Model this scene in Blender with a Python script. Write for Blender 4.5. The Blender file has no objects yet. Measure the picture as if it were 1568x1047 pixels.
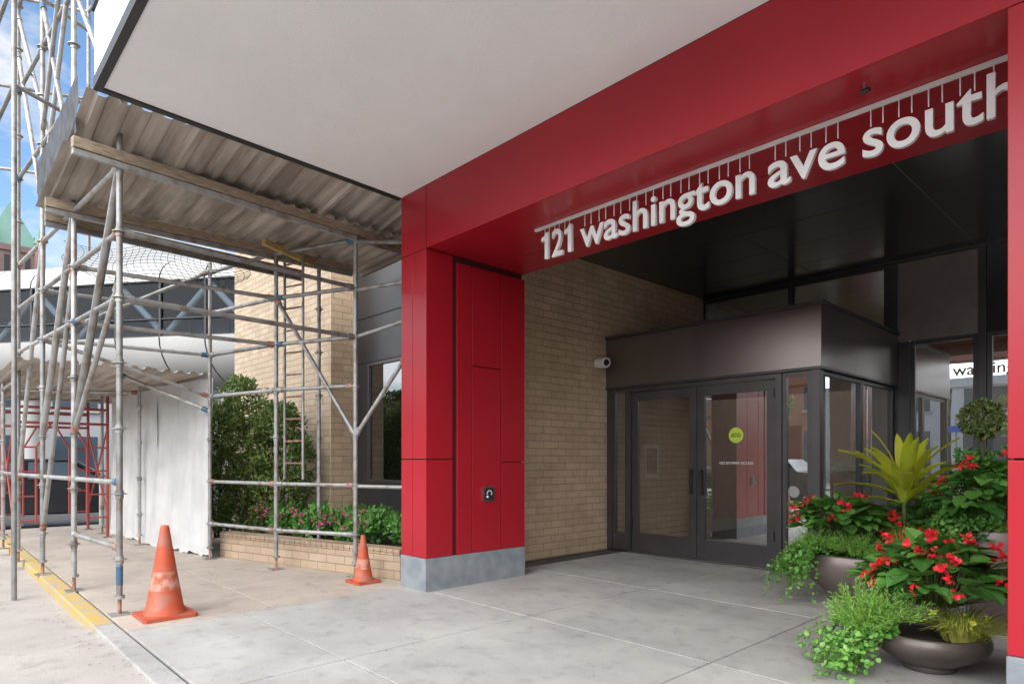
import bpy, math, random
from mathutils import Vector, Matrix
random.seed(7)
R=random.random
def U(a,b): return a+(b-a)*random.random()
sc=bpy.context.scene

# ---------------------------------------------------------------- materials
def nt(name):
    m=bpy.data.materials.new(name); m.use_nodes=True
    t=m.node_tree; return m,t,t.nodes['Principled BSDF']
def N(t,typ,**k):
    n=t.nodes.new(typ)
    for a,b in k.items(): setattr(n,a,b)
    return n
def c4(c): return (c[0],c[1],c[2],1)
def pmat(name,c1,c2=None,rough=.5,metal=0,scale=4,detail=4,bump=0,bscale=60,island=0,lo=.35,hi=.65,rvar=0,streak=None,spec=None):
    m,t,b=nt(name); L=t.links
    if c2 is None: c2=[x*.85 for x in c1]
    tc=N(t,'ShaderNodeTexCoord'); n=N(t,'ShaderNodeTexNoise'); n.inputs['Scale'].default_value=scale; n.inputs['Detail'].default_value=detail
    vec=tc.outputs['Object']
    if streak:
        mp=N(t,'ShaderNodeMapping'); mp.inputs['Scale'].default_value=streak; L.new(vec,mp.inputs[0]); L.new(mp.outputs[0],n.inputs['Vector'])
    else: L.new(vec,n.inputs['Vector'])
    r=N(t,'ShaderNodeValToRGB'); r.color_ramp.elements[0].position=lo; r.color_ramp.elements[1].position=hi
    r.color_ramp.elements[0].color=c4(c1); r.color_ramp.elements[1].color=c4(c2)
    L.new(n.outputs['Fac'],r.inputs[0]); out=r.outputs[0]
    if island:
        g=N(t,'ShaderNodeNewGeometry'); mr=N(t,'ShaderNodeMapRange'); mr.inputs[3].default_value=1-island; mr.inputs[4].default_value=1+island
        L.new(g.outputs['Random Per Island'],mr.inputs[0])
        h=N(t,'ShaderNodeHueSaturation'); L.new(mr.outputs[0],h.inputs['Value']); L.new(out,h.inputs['Color']); out=h.outputs[0]
    L.new(out,b.inputs['Base Color'])
    b.inputs['Roughness'].default_value=rough; b.inputs['Metallic'].default_value=metal
    if spec is not None: b.inputs['Specular IOR Level'].default_value=spec
    if rvar:
        mr=N(t,'ShaderNodeMapRange'); mr.inputs[3].default_value=rough-rvar; mr.inputs[4].default_value=rough+rvar
        L.new(n.outputs['Fac'],mr.inputs[0]); L.new(mr.outputs[0],b.inputs['Roughness'])
    if bump:
        n2=N(t,'ShaderNodeTexNoise'); n2.inputs['Scale'].default_value=bscale; n2.inputs['Detail'].default_value=3
        L.new(tc.outputs['Object'],n2.inputs['Vector'])
        bp=N(t,'ShaderNodeBump'); bp.inputs['Strength'].default_value=bump; bp.inputs['Distance'].default_value=.01
        L.new(n2.outputs['Fac'],bp.inputs['Height']); L.new(bp.outputs[0],b.inputs['Normal'])
    return m
def concrete(name,c,dark,island=.06):
    m,t,b=nt(name); L=t.links
    tc=N(t,'ShaderNodeTexCoord')
    def ns(s,d=6,rg=.5): 
        n=N(t,'ShaderNodeTexNoise'); n.inputs['Scale'].default_value=s; n.inputs['Detail'].default_value=d; n.inputs['Roughness'].default_value=rg; L.new(tc.outputs['Object'],n.inputs['Vector']); return n
    a=ns(1.1,8,.62); r=N(t,'ShaderNodeValToRGB'); r.color_ramp.elements[0].position=.34; r.color_ramp.elements[1].position=.64
    r.color_ramp.elements[0].color=c4(dark); r.color_ramp.elements[1].color=c4(c); L.new(a.outputs['Fac'],r.inputs[0])
    f=ns(110,3); mr=N(t,'ShaderNodeMapRange'); mr.inputs[3].default_value=.60; mr.inputs[4].default_value=1.38; L.new(f.outputs['Fac'],mr.inputs[0])
    g=N(t,'ShaderNodeNewGeometry'); m2=N(t,'ShaderNodeMapRange'); m2.inputs[3].default_value=1-island; m2.inputs[4].default_value=1+island
    L.new(g.outputs['Random Per Island'],m2.inputs[0])
    s=ns(6,8,.65); rs=N(t,'ShaderNodeMapRange'); rs.inputs[1].default_value=.53; rs.inputs[2].default_value=.76; rs.inputs[3].default_value=1; rs.inputs[4].default_value=.66
    L.new(s.outputs['Fac'],rs.inputs[0])
    v=N(t,'ShaderNodeTexVoronoi'); v.inputs['Scale'].default_value=6.5; L.new(tc.outputs['Object'],v.inputs['Vector'])
    vs=N(t,'ShaderNodeMapRange'); vs.inputs[1].default_value=.025; vs.inputs[2].default_value=.06; vs.inputs[3].default_value=.6; vs.inputs[4].default_value=1; L.new(v.outputs['Distance'],vs.inputs[0])
    def mul(x,y):
        k=N(t,'ShaderNodeMath',operation='MULTIPLY'); L.new(x,k.inputs[0]); L.new(y,k.inputs[1]); return k.outputs[0]
    val=mul(mul(mr.outputs[0],m2.outputs[0]),mul(rs.outputs[0],vs.outputs[0]))
    h=N(t,'ShaderNodeHueSaturation'); L.new(r.outputs[0],h.inputs['Color']); L.new(val,h.inputs['Value']); L.new(h.outputs[0],b.inputs['Base Color'])
    b.inputs['Roughness'].default_value=.85
    bp=N(t,'ShaderNodeBump'); bp.inputs['Strength'].default_value=.3; bp.inputs['Distance'].default_value=.004
    L.new(f.outputs['Fac'],bp.inputs['Height']); L.new(bp.outputs[0],b.inputs['Normal'])
    return m
def brickmat(name,axis,c1,c2,mo,bw=.3,rh=.1,ms=.006):
    m,t,b=nt(name); L=t.links
    tc=N(t,'ShaderNodeTexCoord'); s=N(t,'ShaderNodeSeparateXYZ'); L.new(tc.outputs['Object'],s.inputs[0])
    cb=N(t,'ShaderNodeCombineXYZ'); L.new(s.outputs[axis],cb.inputs[0]); L.new(s.outputs['Z'],cb.inputs[1])
    br=N(t,'ShaderNodeTexBrick'); L.new(cb.outputs[0],br.inputs['Vector'])
    for k,v in {'Scale':1,'Mortar Size':ms,'Mortar Smooth':.2,'Bias':-.1,'Brick Width':bw,'Row Height':rh}.items(): br.inputs[k].default_value=v
    br.inputs['Color1'].default_value=c4(c1); br.inputs['Color2'].default_value=c4(c2); br.inputs['Mortar'].default_value=c4(mo)
    n=N(t,'ShaderNodeTexNoise'); n.inputs['Scale'].default_value=3; n.inputs['Detail'].default_value=9; n.inputs['Roughness'].default_value=.7; L.new(tc.outputs['Object'],n.inputs['Vector'])
    mr=N(t,'ShaderNodeMapRange'); mr.inputs[1].default_value=.3; mr.inputs[2].default_value=.7; mr.inputs[3].default_value=.84; mr.inputs[4].default_value=1.12; L.new(n.outputs['Fac'],mr.inputs[0])
    h=N(t,'ShaderNodeHueSaturation'); L.new(br.outputs['Color'],h.inputs['Color']); L.new(mr.outputs[0],h.inputs['Value']); L.new(h.outputs[0],b.inputs['Base Color'])
    b.inputs['Roughness'].default_value=.85
    n2=N(t,'ShaderNodeTexNoise'); n2.inputs['Scale'].default_value=60; L.new(tc.outputs['Object'],n2.inputs['Vector'])
    ma=N(t,'ShaderNodeMath',operation='MULTIPLY_ADD'); ma.inputs[1].default_value=-1; L.new(br.outputs['Fac'],ma.inputs[0])
    mm=N(t,'ShaderNodeMath',operation='MULTIPLY'); mm.inputs[1].default_value=.35; L.new(n2.outputs['Fac'],mm.inputs[0]); L.new(mm.outputs[0],ma.inputs[2])
    bp=N(t,'ShaderNodeBump'); bp.inputs['Strength'].default_value=.9; bp.inputs['Distance'].default_value=.008
    L.new(ma.outputs[0],bp.inputs['Height']); L.new(bp.outputs[0],b.inputs['Normal'])
    return m
def leafmat(name,cols,trans=.3,rough=.45):
    m,t,b=nt(name); L=t.links
    g=N(t,'ShaderNodeNewGeometry'); r=N(t,'ShaderNodeValToRGB'); cr=r.color_ramp
    cr.elements[0].color=c4(cols[0]); cr.elements[1].color=c4(cols[-1])
    for i,c in enumerate(cols[1:-1]):
        e=cr.elements.new((i+1)/(len(cols)-1)); e.color=c4(c)
    L.new(g.outputs['Random Per Island'],r.inputs[0]); L.new(r.outputs[0],b.inputs['Base Color']); b.inputs['Roughness'].default_value=rough
    tr=N(t,'ShaderNodeBsdfTranslucent'); L.new(r.outputs[0],tr.inputs[0]); mx=N(t,'ShaderNodeMixShader'); mx.inputs[0].default_value=trans
    L.new(b.outputs[0],mx.inputs[1]); L.new(tr.outputs[0],mx.inputs[2]); L.new(mx.outputs[0],t.nodes['Material Output'].inputs[0])
    return m
def glassmat(name,tint=(.62,.64,.63),base=.12,k=1.6):
    m=bpy.data.materials.new(name); m.use_nodes=True; t=m.node_tree; t.nodes.clear(); L=t.links
    o=N(t,'ShaderNodeOutputMaterial'); tr=N(t,'ShaderNodeBsdfTransparent'); tr.inputs[0].default_value=c4(tint)
    gl=N(t,'ShaderNodeBsdfGlossy'); gl.inputs['Roughness'].default_value=.0; gl.inputs['Color'].default_value=(.93,.97,1,1)
    tc=N(t,'ShaderNodeTexCoord'); n=N(t,'ShaderNodeTexNoise'); n.inputs['Scale'].default_value=.9; L.new(tc.outputs['Object'],n.inputs[0])
    bp=N(t,'ShaderNodeBump'); bp.inputs['Strength'].default_value=.05; bp.inputs['Distance'].default_value=.02; L.new(n.outputs['Fac'],bp.inputs['Height']); L.new(bp.outputs[0],gl.inputs['Normal'])
    f=N(t,'ShaderNodeFresnel'); f.inputs[0].default_value=1.5; a=N(t,'ShaderNodeMath',operation='MULTIPLY_ADD'); a.inputs[1].default_value=k; a.inputs[2].default_value=base; a.use_clamp=True
    L.new(f.outputs[0],a.inputs[0]); mx=N(t,'ShaderNodeMixShader'); L.new(a.outputs[0],mx.inputs[0]); L.new(tr.outputs[0],mx.inputs[1]); L.new(gl.outputs[0],mx.inputs[2]); L.new(mx.outputs[0],o.inputs[0])
    return m

M={}
M['conc']=concrete('concrete_grey',(.43,.42,.395),(.305,.297,.28))
M['conc_tan']=concrete('concrete_tan',(.46,.395,.335),(.35,.30,.255))
M['road']=concrete('road_concrete',(.40,.365,.33),(.33,.30,.275))
M['joint']=pmat('joint_dirt',(.06,.055,.05),(.10,.095,.09),rough=.95)
M['asph']=pmat('asphalt',(.05,.05,.05),(.075,.073,.07),rough=.9)
M['yellow']=pmat('kerb_yellow',(.50,.33,.07),(.36,.31,.24),rough=.8,scale=7,lo=.42,hi=.62)
M['red']=pmat('red_panel',(.375,.010,.020),(.34,.008,.018),rough=.33,scale=.8,bump=.04,bscale=1.6,rvar=.06)
M['redback']=pmat('red_shadow_gap',(.05,.003,.004),rough=.7)
M['stucco']=pmat('white_stucco',(.87,.88,.885),(.83,.84,.845),rough=.85,scale=1.2,bump=.35,bscale=140)
M['base']=pmat('base_stone',(.25,.27,.29),(.18,.20,.22),rough=.8,scale=6,bump=.3)
M['black']=pmat('black_trim',(.02,.02,.022),rough=.45)
M['clad']=pmat('grey_black_cladding',(.05,.05,.055),rough=.35,metal=.4)
M['ceil']=pmat('dark_ceiling_panel',(.060,.062,.066),(.072,.074,.078),rough=.22,metal=.5,scale=.7)
M['ceilj']=pmat('ceiling_joint',(.30,.30,.30),rough=.5)
M['bronze']=pmat('bronze_metal',(.20,.175,.165),(.24,.21,.195),rough=.28,metal=.8,scale=.8)
M['bronzed']=pmat('dark_bronze_frame',(.09,.086,.087),rough=.36,metal=.5)
M['panel']=pmat('mauve_panel',(.27,.225,.21),rough=.45,metal=.4)
M['glass']=glassmat('door_glass',(.50,.52,.51),base=.32)
M['glassr']=glassmat('storefront_glass',(.45,.47,.47),base=.48,k=1.5)
M['glassd']=glassmat('dark_glass',(.25,.27,.28),.16)
M['glasss']=glassmat('skyway_glass',(.42,.50,.56),.0,.35)
bt=((.58,.43,.285),(.49,.36,.23),(.37,.285,.20))
M['bricky']=brickmat('tan_brick_y','Y',*bt)
M['brickx']=brickmat('tan_brick_x','X',(.46,.36,.255),(.38,.295,.205),(.29,.23,.17))
M['brickp']=brickmat('planter_brick','X',(.44,.33,.23),(.36,.26,.17),(.26,.21,.16))
M['galv']=pmat('galvanised_steel',(.34,.34,.335),(.21,.175,.14),rough=.42,metal=.45,scale=9,lo=.46,hi=.70,island=.28)
M['rust']=pmat('rusty_coupler',(.28,.09,.045),(.36,.26,.22),rough=.7,metal=.2,scale=20,island=.2)
M['cblue']=pmat('blue_coupler',(.05,.13,.22),rough=.5)
M['corr']=pmat('corrugated_deck',(.48,.425,.37),(.25,.21,.175),rough=.7,metal=.1,scale=1.6,detail=8,lo=.38,hi=.66,streak=(.6,4,1))
M['wood']=pmat('timber',(.36,.28,.20),(.20,.155,.11),rough=.8,scale=6,streak=(2,2,12))
M['ybeam']=pmat('yellow_timber_beam',(.46,.33,.10),(.32,.23,.11),rough=.7,scale=6)
M['tarp']=pmat('white_tarp',(.60,.60,.59),(.48,.48,.47),rough=.45,scale=2.2,bump=.8,bscale=6)
M['tarpd']=pmat('dark_netting',(.03,.033,.04),(.07,.075,.085),rough=.8,scale=7)
M['redscaf']=pmat('red_scaffold_paint',(.38,.04,.035),(.26,.06,.045),rough=.55,scale=9)
M['orange']=pmat('cone_orange',(.44,.068,.024),(.34,.12,.08),rough=.6,scale=7,lo=.46,hi=.66)
M['coneband']=pmat('cone_scuffed_band',(.50,.24,.18),(.38,.09,.04),rough=.6,scale=13,lo=.42,hi=.6)
M['white']=pmat('white_paint',(.80,.80,.79),rough=.4)
M['skyw']=pmat('skyway_white',(.40,.395,.385),(.35,.345,.335),rough=.5,scale=.4,spec=.3)
M['pot']=pmat('planter_glaze',(.22,.175,.16),(.17,.135,.125),rough=.36,metal=.3,scale=3)
M['potd']=pmat('planter_dark',(.13,.105,.095),(.085,.07,.062),rough=.4,metal=.3,scale=5)
M['soil']=pmat('soil',(.04,.028,.02),rough=.95)
M['stem']=pmat('stem',(.10,.14,.04),rough=.7)
M['bark']=pmat('bark',(.10,.07,.05),rough=.9)
M['gleaf']=leafmat('green_leaf',[(.045,.15,.03),(.10,.27,.05),(.16,.37,.07),(.06,.19,.035)])
M['dleaf']=leafmat('shrub_leaf',[(.045,.09,.018),(.10,.17,.035),(.17,.24,.055),(.26,.29,.09)],.3)
M['fleaf']=leafmat('fern_leaf',[(.15,.36,.05),(.26,.50,.09),(.36,.56,.13)])
M['ileaf']=leafmat('ivy_leaf',[(.08,.27,.04),(.17,.42,.07),(.28,.53,.12)])
M['yleaf']=leafmat('yellow_leaf',[(.60,.68,.05),(.72,.76,.08),(.50,.60,.06)],.4)
M['grassy']=leafmat('yellow_grass',[(.46,.52,.08),(.62,.62,.16),(.34,.46,.07)])
M['flower']=leafmat('red_flower',[(.72,.01,.02),(.90,.04,.05),(.82,.02,.06)],.25)
M['pink']=leafmat('pink_flower',[(.6,.05,.2),(.75,.15,.35)],.25)
M['int']=pmat('interior_wall',(.45,.40,.34),rough=.8)
M['intd']=pmat('interior_dark',(.12,.10,.09),rough=.6)
M['chrome']=pmat('brushed_steel',(.55,.55,.55),rough=.25,metal=1)
M['hand']=pmat('black_handle',(.015,.015,.015),rough=.3)
M['lime']=pmat('lime_sticker',(.60,.78,.08),rough=.5)
M['gbldg']=pmat('granite_pink',(.22,.145,.13),(.17,.11,.10),rough=.85,scale=.3)
M['copper']=pmat('green_copper',(.15,.27,.225),(.12,.23,.19),rough=.7,scale=.3)
M['bgw']=pmat('pale_concrete_building',(.50,.49,.48),(.43,.42,.41),rough=.8,scale=.3)
M['bgl']=pmat('white_facade',(.78,.77,.75),(.72,.71,.69),rough=.8,scale=.3)
M['bgbrick']=pmat('red_brick_building',(.48,.22,.14),(.40,.18,.11),rough=.85,scale=.8)
M['wing']=pmat('window_glass_far',(.05,.07,.09),(.10,.13,.16),rough=.12,scale=.3,spec=.4)
M['carp']=pmat('car_paint_dark',(.02,.022,.028),rough=.2,metal=.4)
M['cars']=pmat('car_paint_silver',(.45,.46,.47),rough=.25,metal=.7)
M['tyre']=pmat('tyre',(.02,.02,.02),rough=.8)
M['litter']=pmat('leaf_litter',(.16,.12,.07),(.10,.08,.05),rough=.9)
def emis(name,c,s):
    m=bpy.data.materials.new(name); m.use_nodes=True; b=m.node_tree.nodes['Principled BSDF']; b.inputs['Emission Color'].default_value=c4(c); b.inputs['Emission Strength'].default_value=s; return m
M['lamp']=emis('ceiling_light_panel',(1,.94,.84),14); M['tail']=pmat('tail_light',(.5,.01,.01),rough=.2)
M['bluesign']=pmat('blue_sign',(.02,.16,.65),rough=.5)

# ---------------------------------------------------------------- mesh builder
def basis(d):
    d=d.normalized(); a=Vector((0,0,1)) if abs(d.z)<.9 else Vector((1,0,0))
    u=d.cross(a).normalized(); return u,u.cross(d).normalized()
class MB:
    def __init__(s): s.v=[];s.f=[];s.mi=[];s.m=[];s.sm=[]
    def mat(s,k):
        if k not in s.m: s.m.append(k)
        return s.m.index(k)
    def add(s,vs,fs,k,smooth=False):
        o=len(s.v); s.v.extend([tuple(x) for x in vs]); i=s.mat(k)
        for f in fs: s.f.append([o+j for j in f]); s.mi.append(i); s.sm.append(smooth)
    def box(s,x0,x1,y0,y1,z0,z1,k):
        vs=[(x0,y0,z0),(x1,y0,z0),(x1,y1,z0),(x0,y1,z0),(x0,y0,z1),(x1,y0,z1),(x1,y1,z1),(x0,y1,z1)]
        s.add(vs,[(0,3,2,1),(4,5,6,7),(0,1,5,4),(1,2,6,5),(2,3,7,6),(3,0,4,7)],k)
    def prism(s,pts,z0,z1,k):
        n=len(pts); vs=[(p[0],p[1],z0) for p in pts]+[(p[0],p[1],z1) for p in pts]
        fs=[tuple(range(n-1,-1,-1)),tuple(range(n,2*n))]+[(i,(i+1)%n,n+(i+1)%n,n+i) for i in range(n)]
        s.add(vs,fs,k)
    def tube(s,a,b,r,k,n=8,r2=None):
        a=Vector(a);b=Vector(b);u,w=basis(b-a); r2=r if r2 is None else r2; vs=[]
        for p,q in ((a,r),(b,r2)):
            for i in range(n):
                an=2*math.pi*i/n; vs.append(p+u*math.cos(an)*q+w*math.sin(an)*q)
        s.add(vs,[(i,(i+1)%n,n+(i+1)%n,n+i) for i in range(n)],k,True)
        s.add(vs[:n],[tuple(range(n-1,-1,-1))],k); s.add(vs[n:],[tuple(range(n))],k)
    def beam(s,a,b,w,h,k):
        a=Vector(a);b=Vector(b);d=(b-a).normalized(); side=d.cross(Vector((0,0,1))).normalized(); up=side.cross(d)
        vs=[p+side*i*w/2+up*j*h/2 for p in (a,b) for i,j in ((-1,-1),(1,-1),(1,1),(-1,1))]
        s.add(vs,[(0,1,2,3),(7,6,5,4),(0,4,5,1),(1,5,6,2),(2,6,7,3),(3,7,4,0)],k)
    def lathe(s,cx,cy,prof,k,n=40,cap=True):
        vs=[];m=len(prof)
        for r,z in prof:
            for i in range(n):
                a=2*math.pi*i/n; vs.append((cx+r*math.cos(a),cy+r*math.sin(a),z))
        fs=[(j*n+i,j*n+(i+1)%n,(j+1)*n+(i+1)%n,(j+1)*n+i) for j in range(m-1) for i in range(n)]
        s.add(vs,fs,k,True)
        if cap: s.add(vs[:n],[tuple(range(n-1,-1,-1))],k)
    def leaf(s,p,d,nrm,L,W,k,fold=.15,wp=.42,curl=0):
        d=d.normalized(); side=d.cross(nrm)
        if side.length<1e-4: side=Vector((1,0,0))
        side.normalize(); up=side.cross(d)
        m=p+d*L*.5-up*L*fold*.5
        vs=[p,p+d*L*wp-side*W/2+up*L*.04,p+d*L-up*L*curl,p+d*L*wp+side*W/2+up*L*.04,m]
        s.add(vs,[(0,4,1),(1,4,2),(0,3,4),(3,2,4)],k)
    def bleaf(s,p,d,nrm,L,W,k,curl=.2):
        d=d.normalized(); side=d.cross(nrm)
        if side.length<1e-4: side=Vector((1,0,0))
        side.normalize(); up=side.cross(d)
        vs=[p,p+d*L*.45-up*L*.05,p+d*L-up*L*curl]
        for sg in (-1,1): vs+=[p+d*L*.14+side*sg*W*.40+up*L*.05,p+d*L*.5+side*sg*W*.5+up*L*.04,p+d*L*.82+side*sg*W*.27-up*L*curl*.4]
        s.add(vs,[(0,1,3),(3,1,4),(4,1,5),(5,1,2),(0,6,1),(6,7,1),(7,8,1),(8,2,1)],k)
    def obj(s,name,parent=None,bevel=0):
        me=bpy.data.meshes.new(name); me.from_pydata(s.v,[],s.f)
        for k in s.m: me.materials.append(M[k])
        me.polygons.foreach_set('material_index',s.mi); me.polygons.foreach_set('use_smooth',s.sm); me.update()
        o=bpy.data.objects.new(name,me); sc.collection.objects.link(o)
        if parent: o.parent=parent
        if bevel:
            b=o.modifiers.new('bev','BEVEL'); b.width=bevel; b.segments=2; b.limit_method='ANGLE'
        return o
def E(name):
    o=bpy.data.objects.new(name,None); o.empty_display_size=.2; sc.collection.objects.link(o); return o
def rv():
    while True:
        v=Vector((U(-1,1),U(-1,1),U(-1,1)))
        if .05<v.length<1: return v

# ---------------------------------------------------------------- ground
g=MB(); g.box(-900,900,-900,900,-.6,-.13,'asph'); g.obj('ground')
g=MB(); xs=[-15.9,-7.2,-6.2,-5.4,-2,4,20]; ys=[-9.5,-3,.3,1.06]
def rz(x,y):
    f=min(1,max(0,(x+7.2)/1.6)); return -.10+f*(.075 if y>1 else .03 if y>0 else 0)
vs=[(x,y,rz(x,y)) for x in xs for y in ys]; m=len(ys)
g.add(vs,[(i*m+j,(i+1)*m+j,(i+1)*m+j+1,i*m+j+1) for i in range(len(xs)-1) for j in range(m-1)],'road')
g.add([(20,-9.5,-.1),(60,-9.5,-.1),(60,1.06,-.1),(20,1.06,-.1)],[(0,1,2,3)],'road'); g.add([(-60,-9.5,-.1),(-15.9,-9.5,-.1),(-15.9,1.06,-.1),(-60,1.06,-.1)],[(0,1,2,3)],'road'); g.obj('road')
g=MB()
g.box(-60,60,-10.2,-9.5,-.129,0,'conc'); g.box(-60,60,-18,-10.2,-.129,.0,'conc_tan'); g.obj('opposite_pavement')
def slabs(mb,xs,ys,k,gap=.007):
    for i in range(len(xs)-1):
        for j in range(len(ys)-1):
            x0,x1,y0,y1=xs[i]+gap,xs[i+1]-gap,ys[j]+gap,ys[j+1]-gap; b=.003
            vs=[(x0,y0,-.03),(x1,y0,-.03),(x1,y1,-.03),(x0,y1,-.03),(x0,y0,-b),(x1,y0,-b),(x1,y1,-b),(x0,y1,-b),
                (x0+b,y0+b,0),(x1-b,y0+b,0),(x1-b,y1-b,0),(x0+b,y1-b,0)]
            fs=[(0,1,5,4),(1,2,6,5),(2,3,7,6),(3,0,4,7),(4,5,9,8),(5,6,10,9),(6,7,11,10),(7,4,8,11),(8,9,10,11)]
            mb.add(vs,fs,k)
g=MB(); g.box(-15.6,20,1.22,10.6,-.128,-.02,'joint')
slabs(g,[-5.72,-3.93,-2.2,-.45,1.3,3.05,4.8,6.6,8.4],[1.22,2.12,3.86,5.6,7.6],'conc')
slabs(g,[-15.6,-14.2,-12.7,-11.2,-9.6,-7.9,-5.72],[1.22,2.4,3.9,5.6],'conc_tan')
g.obj('pavement')
g=MB(); x=-15.6
while x<-6.1:
    e=min(x+2.4,-6.1); g.box(x+.004,e-.004,1.06,1.21,-.128,0.0,'yellow'); x=e
g.obj('painted_kerb',bevel=.012)
g=MB(); x=-6.1
while x<20:
    e=x+2.4; g.box(x+.004,e-.004,1.06,1.21,-.128,-.004,'conc'); x=e
g.obj('kerb',bevel=.01)
g=MB()
for _ in range(150):
    x,y=U(-9,1),U(1.3,7.2); g.leaf(Vector((x,y,.005)),Vector((U(-1,1),U(-1,1),0)),Vector((0,0,1)),U(.008,.03),U(.005,.015),'litter',fold=-.15)
for _ in range(60):
    x,y=U(-8,-4),U(.85,1.04); g.leaf(Vector((x,y,rz(x,1.05)+.012)),Vector((U(-1,1),U(-1,1),0)),Vector((0,0,1)),U(.01,.035),U(.006,.02),'litter',fold=-.15)
g.obj('leaf_litter')

# ---------------------------------------------------------------- entrance portico
P=E('entrance_portico')
def colm(name,x0,x1,bz):
    mb=MB()
    mb.box(x0+.02,x1-.02,3.83,5.17,bz,3.5,'redback')
    gp=.005; w=x0+.21
    for z0,z1 in ((bz,1.35-gp),(1.35+gp,3.5-gp)):
        mb.box(x0,w-.003,3.80,4.14,z0,z1,'red'); mb.box(w+.003,x1,3.80,4.14,z0,z1,'red')
    for a,b,cuts in ((4.20,4.40,[bz,3.44]),(4.41,4.82,[bz,2.36,3.44]),(4.83,5.20,[bz,1.32,3.44])):
        for c0,c1 in zip(cuts,cuts[1:]): mb.box(x0,x1,a,b,c0+gp*(c0!=bz),c1-gp,'red')
    mb.obj(name+'_panels',P,.003)
    mb=MB(); mb.box(x0-.005,x1+.005,3.79,5.205,-.02,bz-.004,'base'); mb.obj(name+'_plinth',P,.006)
colm('left_pier',-5.79,-5.34,.34); colm('right_pier',-.608,-.15,.42)
mb=MB()
gp=.005
mb.box(-5.77,-.17,3.83,5.15,3.545,4.6,'redback')
xx=[-5.79,-5.34,-.15]
for a,b in zip(xx,xx[1:]):
    a_=a+gp*(a>-5.7); b_=b-gp*(b<-.2)
    mb.box(a_,b_,3.80,3.825,3.50,4.135,'red')
    mb.box(a_,b_,3.83,4.72,3.503,3.54,'red')
    mb.box(a_,b_,4.73,5.20,3.503,3.54,'red')
mb.box(-5.79,-.15,5.155,5.20,3.545,4.6,'red')
mb.box(-5.79,-5.775,3.83,5.15,3.545,4.6,'red')
mb.obj('header_beam',P,.002)
mb=MB()
mb.prism([(-5.60,1.04),(1.4,1.04),(1.4,3.80),(-5.79,3.80)],4.14,4.20,'stucco')
mb.obj('canopy_soffit',P)
mb=MB()
mb.prism([(-5.655,.98),(1.4,.98),(1.4,1.036),(-5.604,1.036)],4.125,4.21,'black')
mb.prism([(-5.85,3.8),(-5.655,.98),(-5.604,1.036),(-5.795,3.8)],4.125,4.21,'black')
mb.prism([(-5.86,3.8),(-5.66,.99),(1.4,.99),(1.4,3.8)],4.213,4.72,'white')
mb.prism([(-5.875,3.8),(-5.675,.97),(1.4,.97),(1.4,3.8)],4.723,4.76,'black')
mb.obj('canopy_fascia',P)
mb=MB()
ys=[5.2,6.05,6.93,7.85,8.75,9.65,10.5]; xs=[-6.1,-4.05,-2.02,0.0,2.0]
for a,b in zip(xs,xs[1:]):
    for c,d in zip(ys,ys[1:]): mb.box(a+.005,b-.005,c+.005,d-.005,4.25,4.28,'ceil')
mb.box(-6.1,2,5.2,10.5,4.256,4.4,'ceilj'); mb.obj('recess_ceiling',P)
mb=MB(); mb.box(-6.35,-6.10,5.06,10.5,-.01,4.28,'bricky'); mb.obj('brick_side_wall',P)
mb=MB(); mb.box(2.0,2.2,5.2,10.5,0,4.28,'bricky'); mb.obj('right_recess_wall',P)
def word(txt,x0,x1,zb,ref):
    cu=bpy.data.curves.new(txt,'FONT'); cu.body=txt; cu.size=1; cu.extrude=.014; cu.offset=.012; cu.resolution_u=6
    o=bpy.data.objects.new('t',cu); sc.collection.objects.link(o); bpy.context.view_layer.update()
    me=bpy.data.meshes.new_from_object(o.evaluated_get(bpy.context.evaluated_depsgraph_get()))
    bpy.data.objects.remove(o)
    X=[v.co.x for v in me.vertices]; a,b=min(X),max(X)
    for v in me.vertices:
        x,y,z=v.co; v.co=(x0+(x-a)/(b-a)*(x1-x0),4.25-z*1.0,zb+y*ref)
    me.materials.clear(); me.materials.append(M['white'])
    q=bpy.data.objects.new('letters_'+txt,me); sc.collection.objects.link(q); q.parent=S
S=E('address_sign')
W=[('washington',-3.66,-2.075),('ave',-1.983,-1.489),('south',-1.388,-.63)]
for t,a,b in W: word(t,a,b,3.19,.345)
word('2',-3.998,-3.866,3.19,.345)
def one(x0,x1,z0,z1,st):
    h=z1-z0; pts=[(x1-st,z0),(x1,z0),(x1,z1),(x1-st*.75,z1),(x1-st*1.1,z1-h*.11),(x0,z1-h*.17),(x0,z1-h*.31),(x1-st,z1-h*.27)]
    n=len(pts); mb=MB()
    vs=[(x,4.236,z) for x,z in pts]+[(x,4.264,z) for x,z in pts]
    mb.add(vs,[tuple(range(n)),tuple(range(2*n-1,n-1,-1))]+[(i,n+i,n+(i+1)%n,(i+1)%n) for i in range(n)],'white'); mb.obj('numeral_1',S)
one(-4.13,-4.045,3.19,3.43,.042); one(-3.845,-3.76,3.19,3.43,.042)
mb=MB(); mb.box(-4.22,-.61,4.238,4.262,3.476,3.500,'white')
for t,a,b in [('121',-4.13,-3.76)]+W:
    n=len(t); w=(b-a)/n
    for i in range(n):
        for q in (.28,.72): mb.tube((a+w*(i+q),4.25,3.37),(a+w*(i+q),4.25,3.478),.004,'white',6)
mb.obj('hanging_rail',S)

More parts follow.
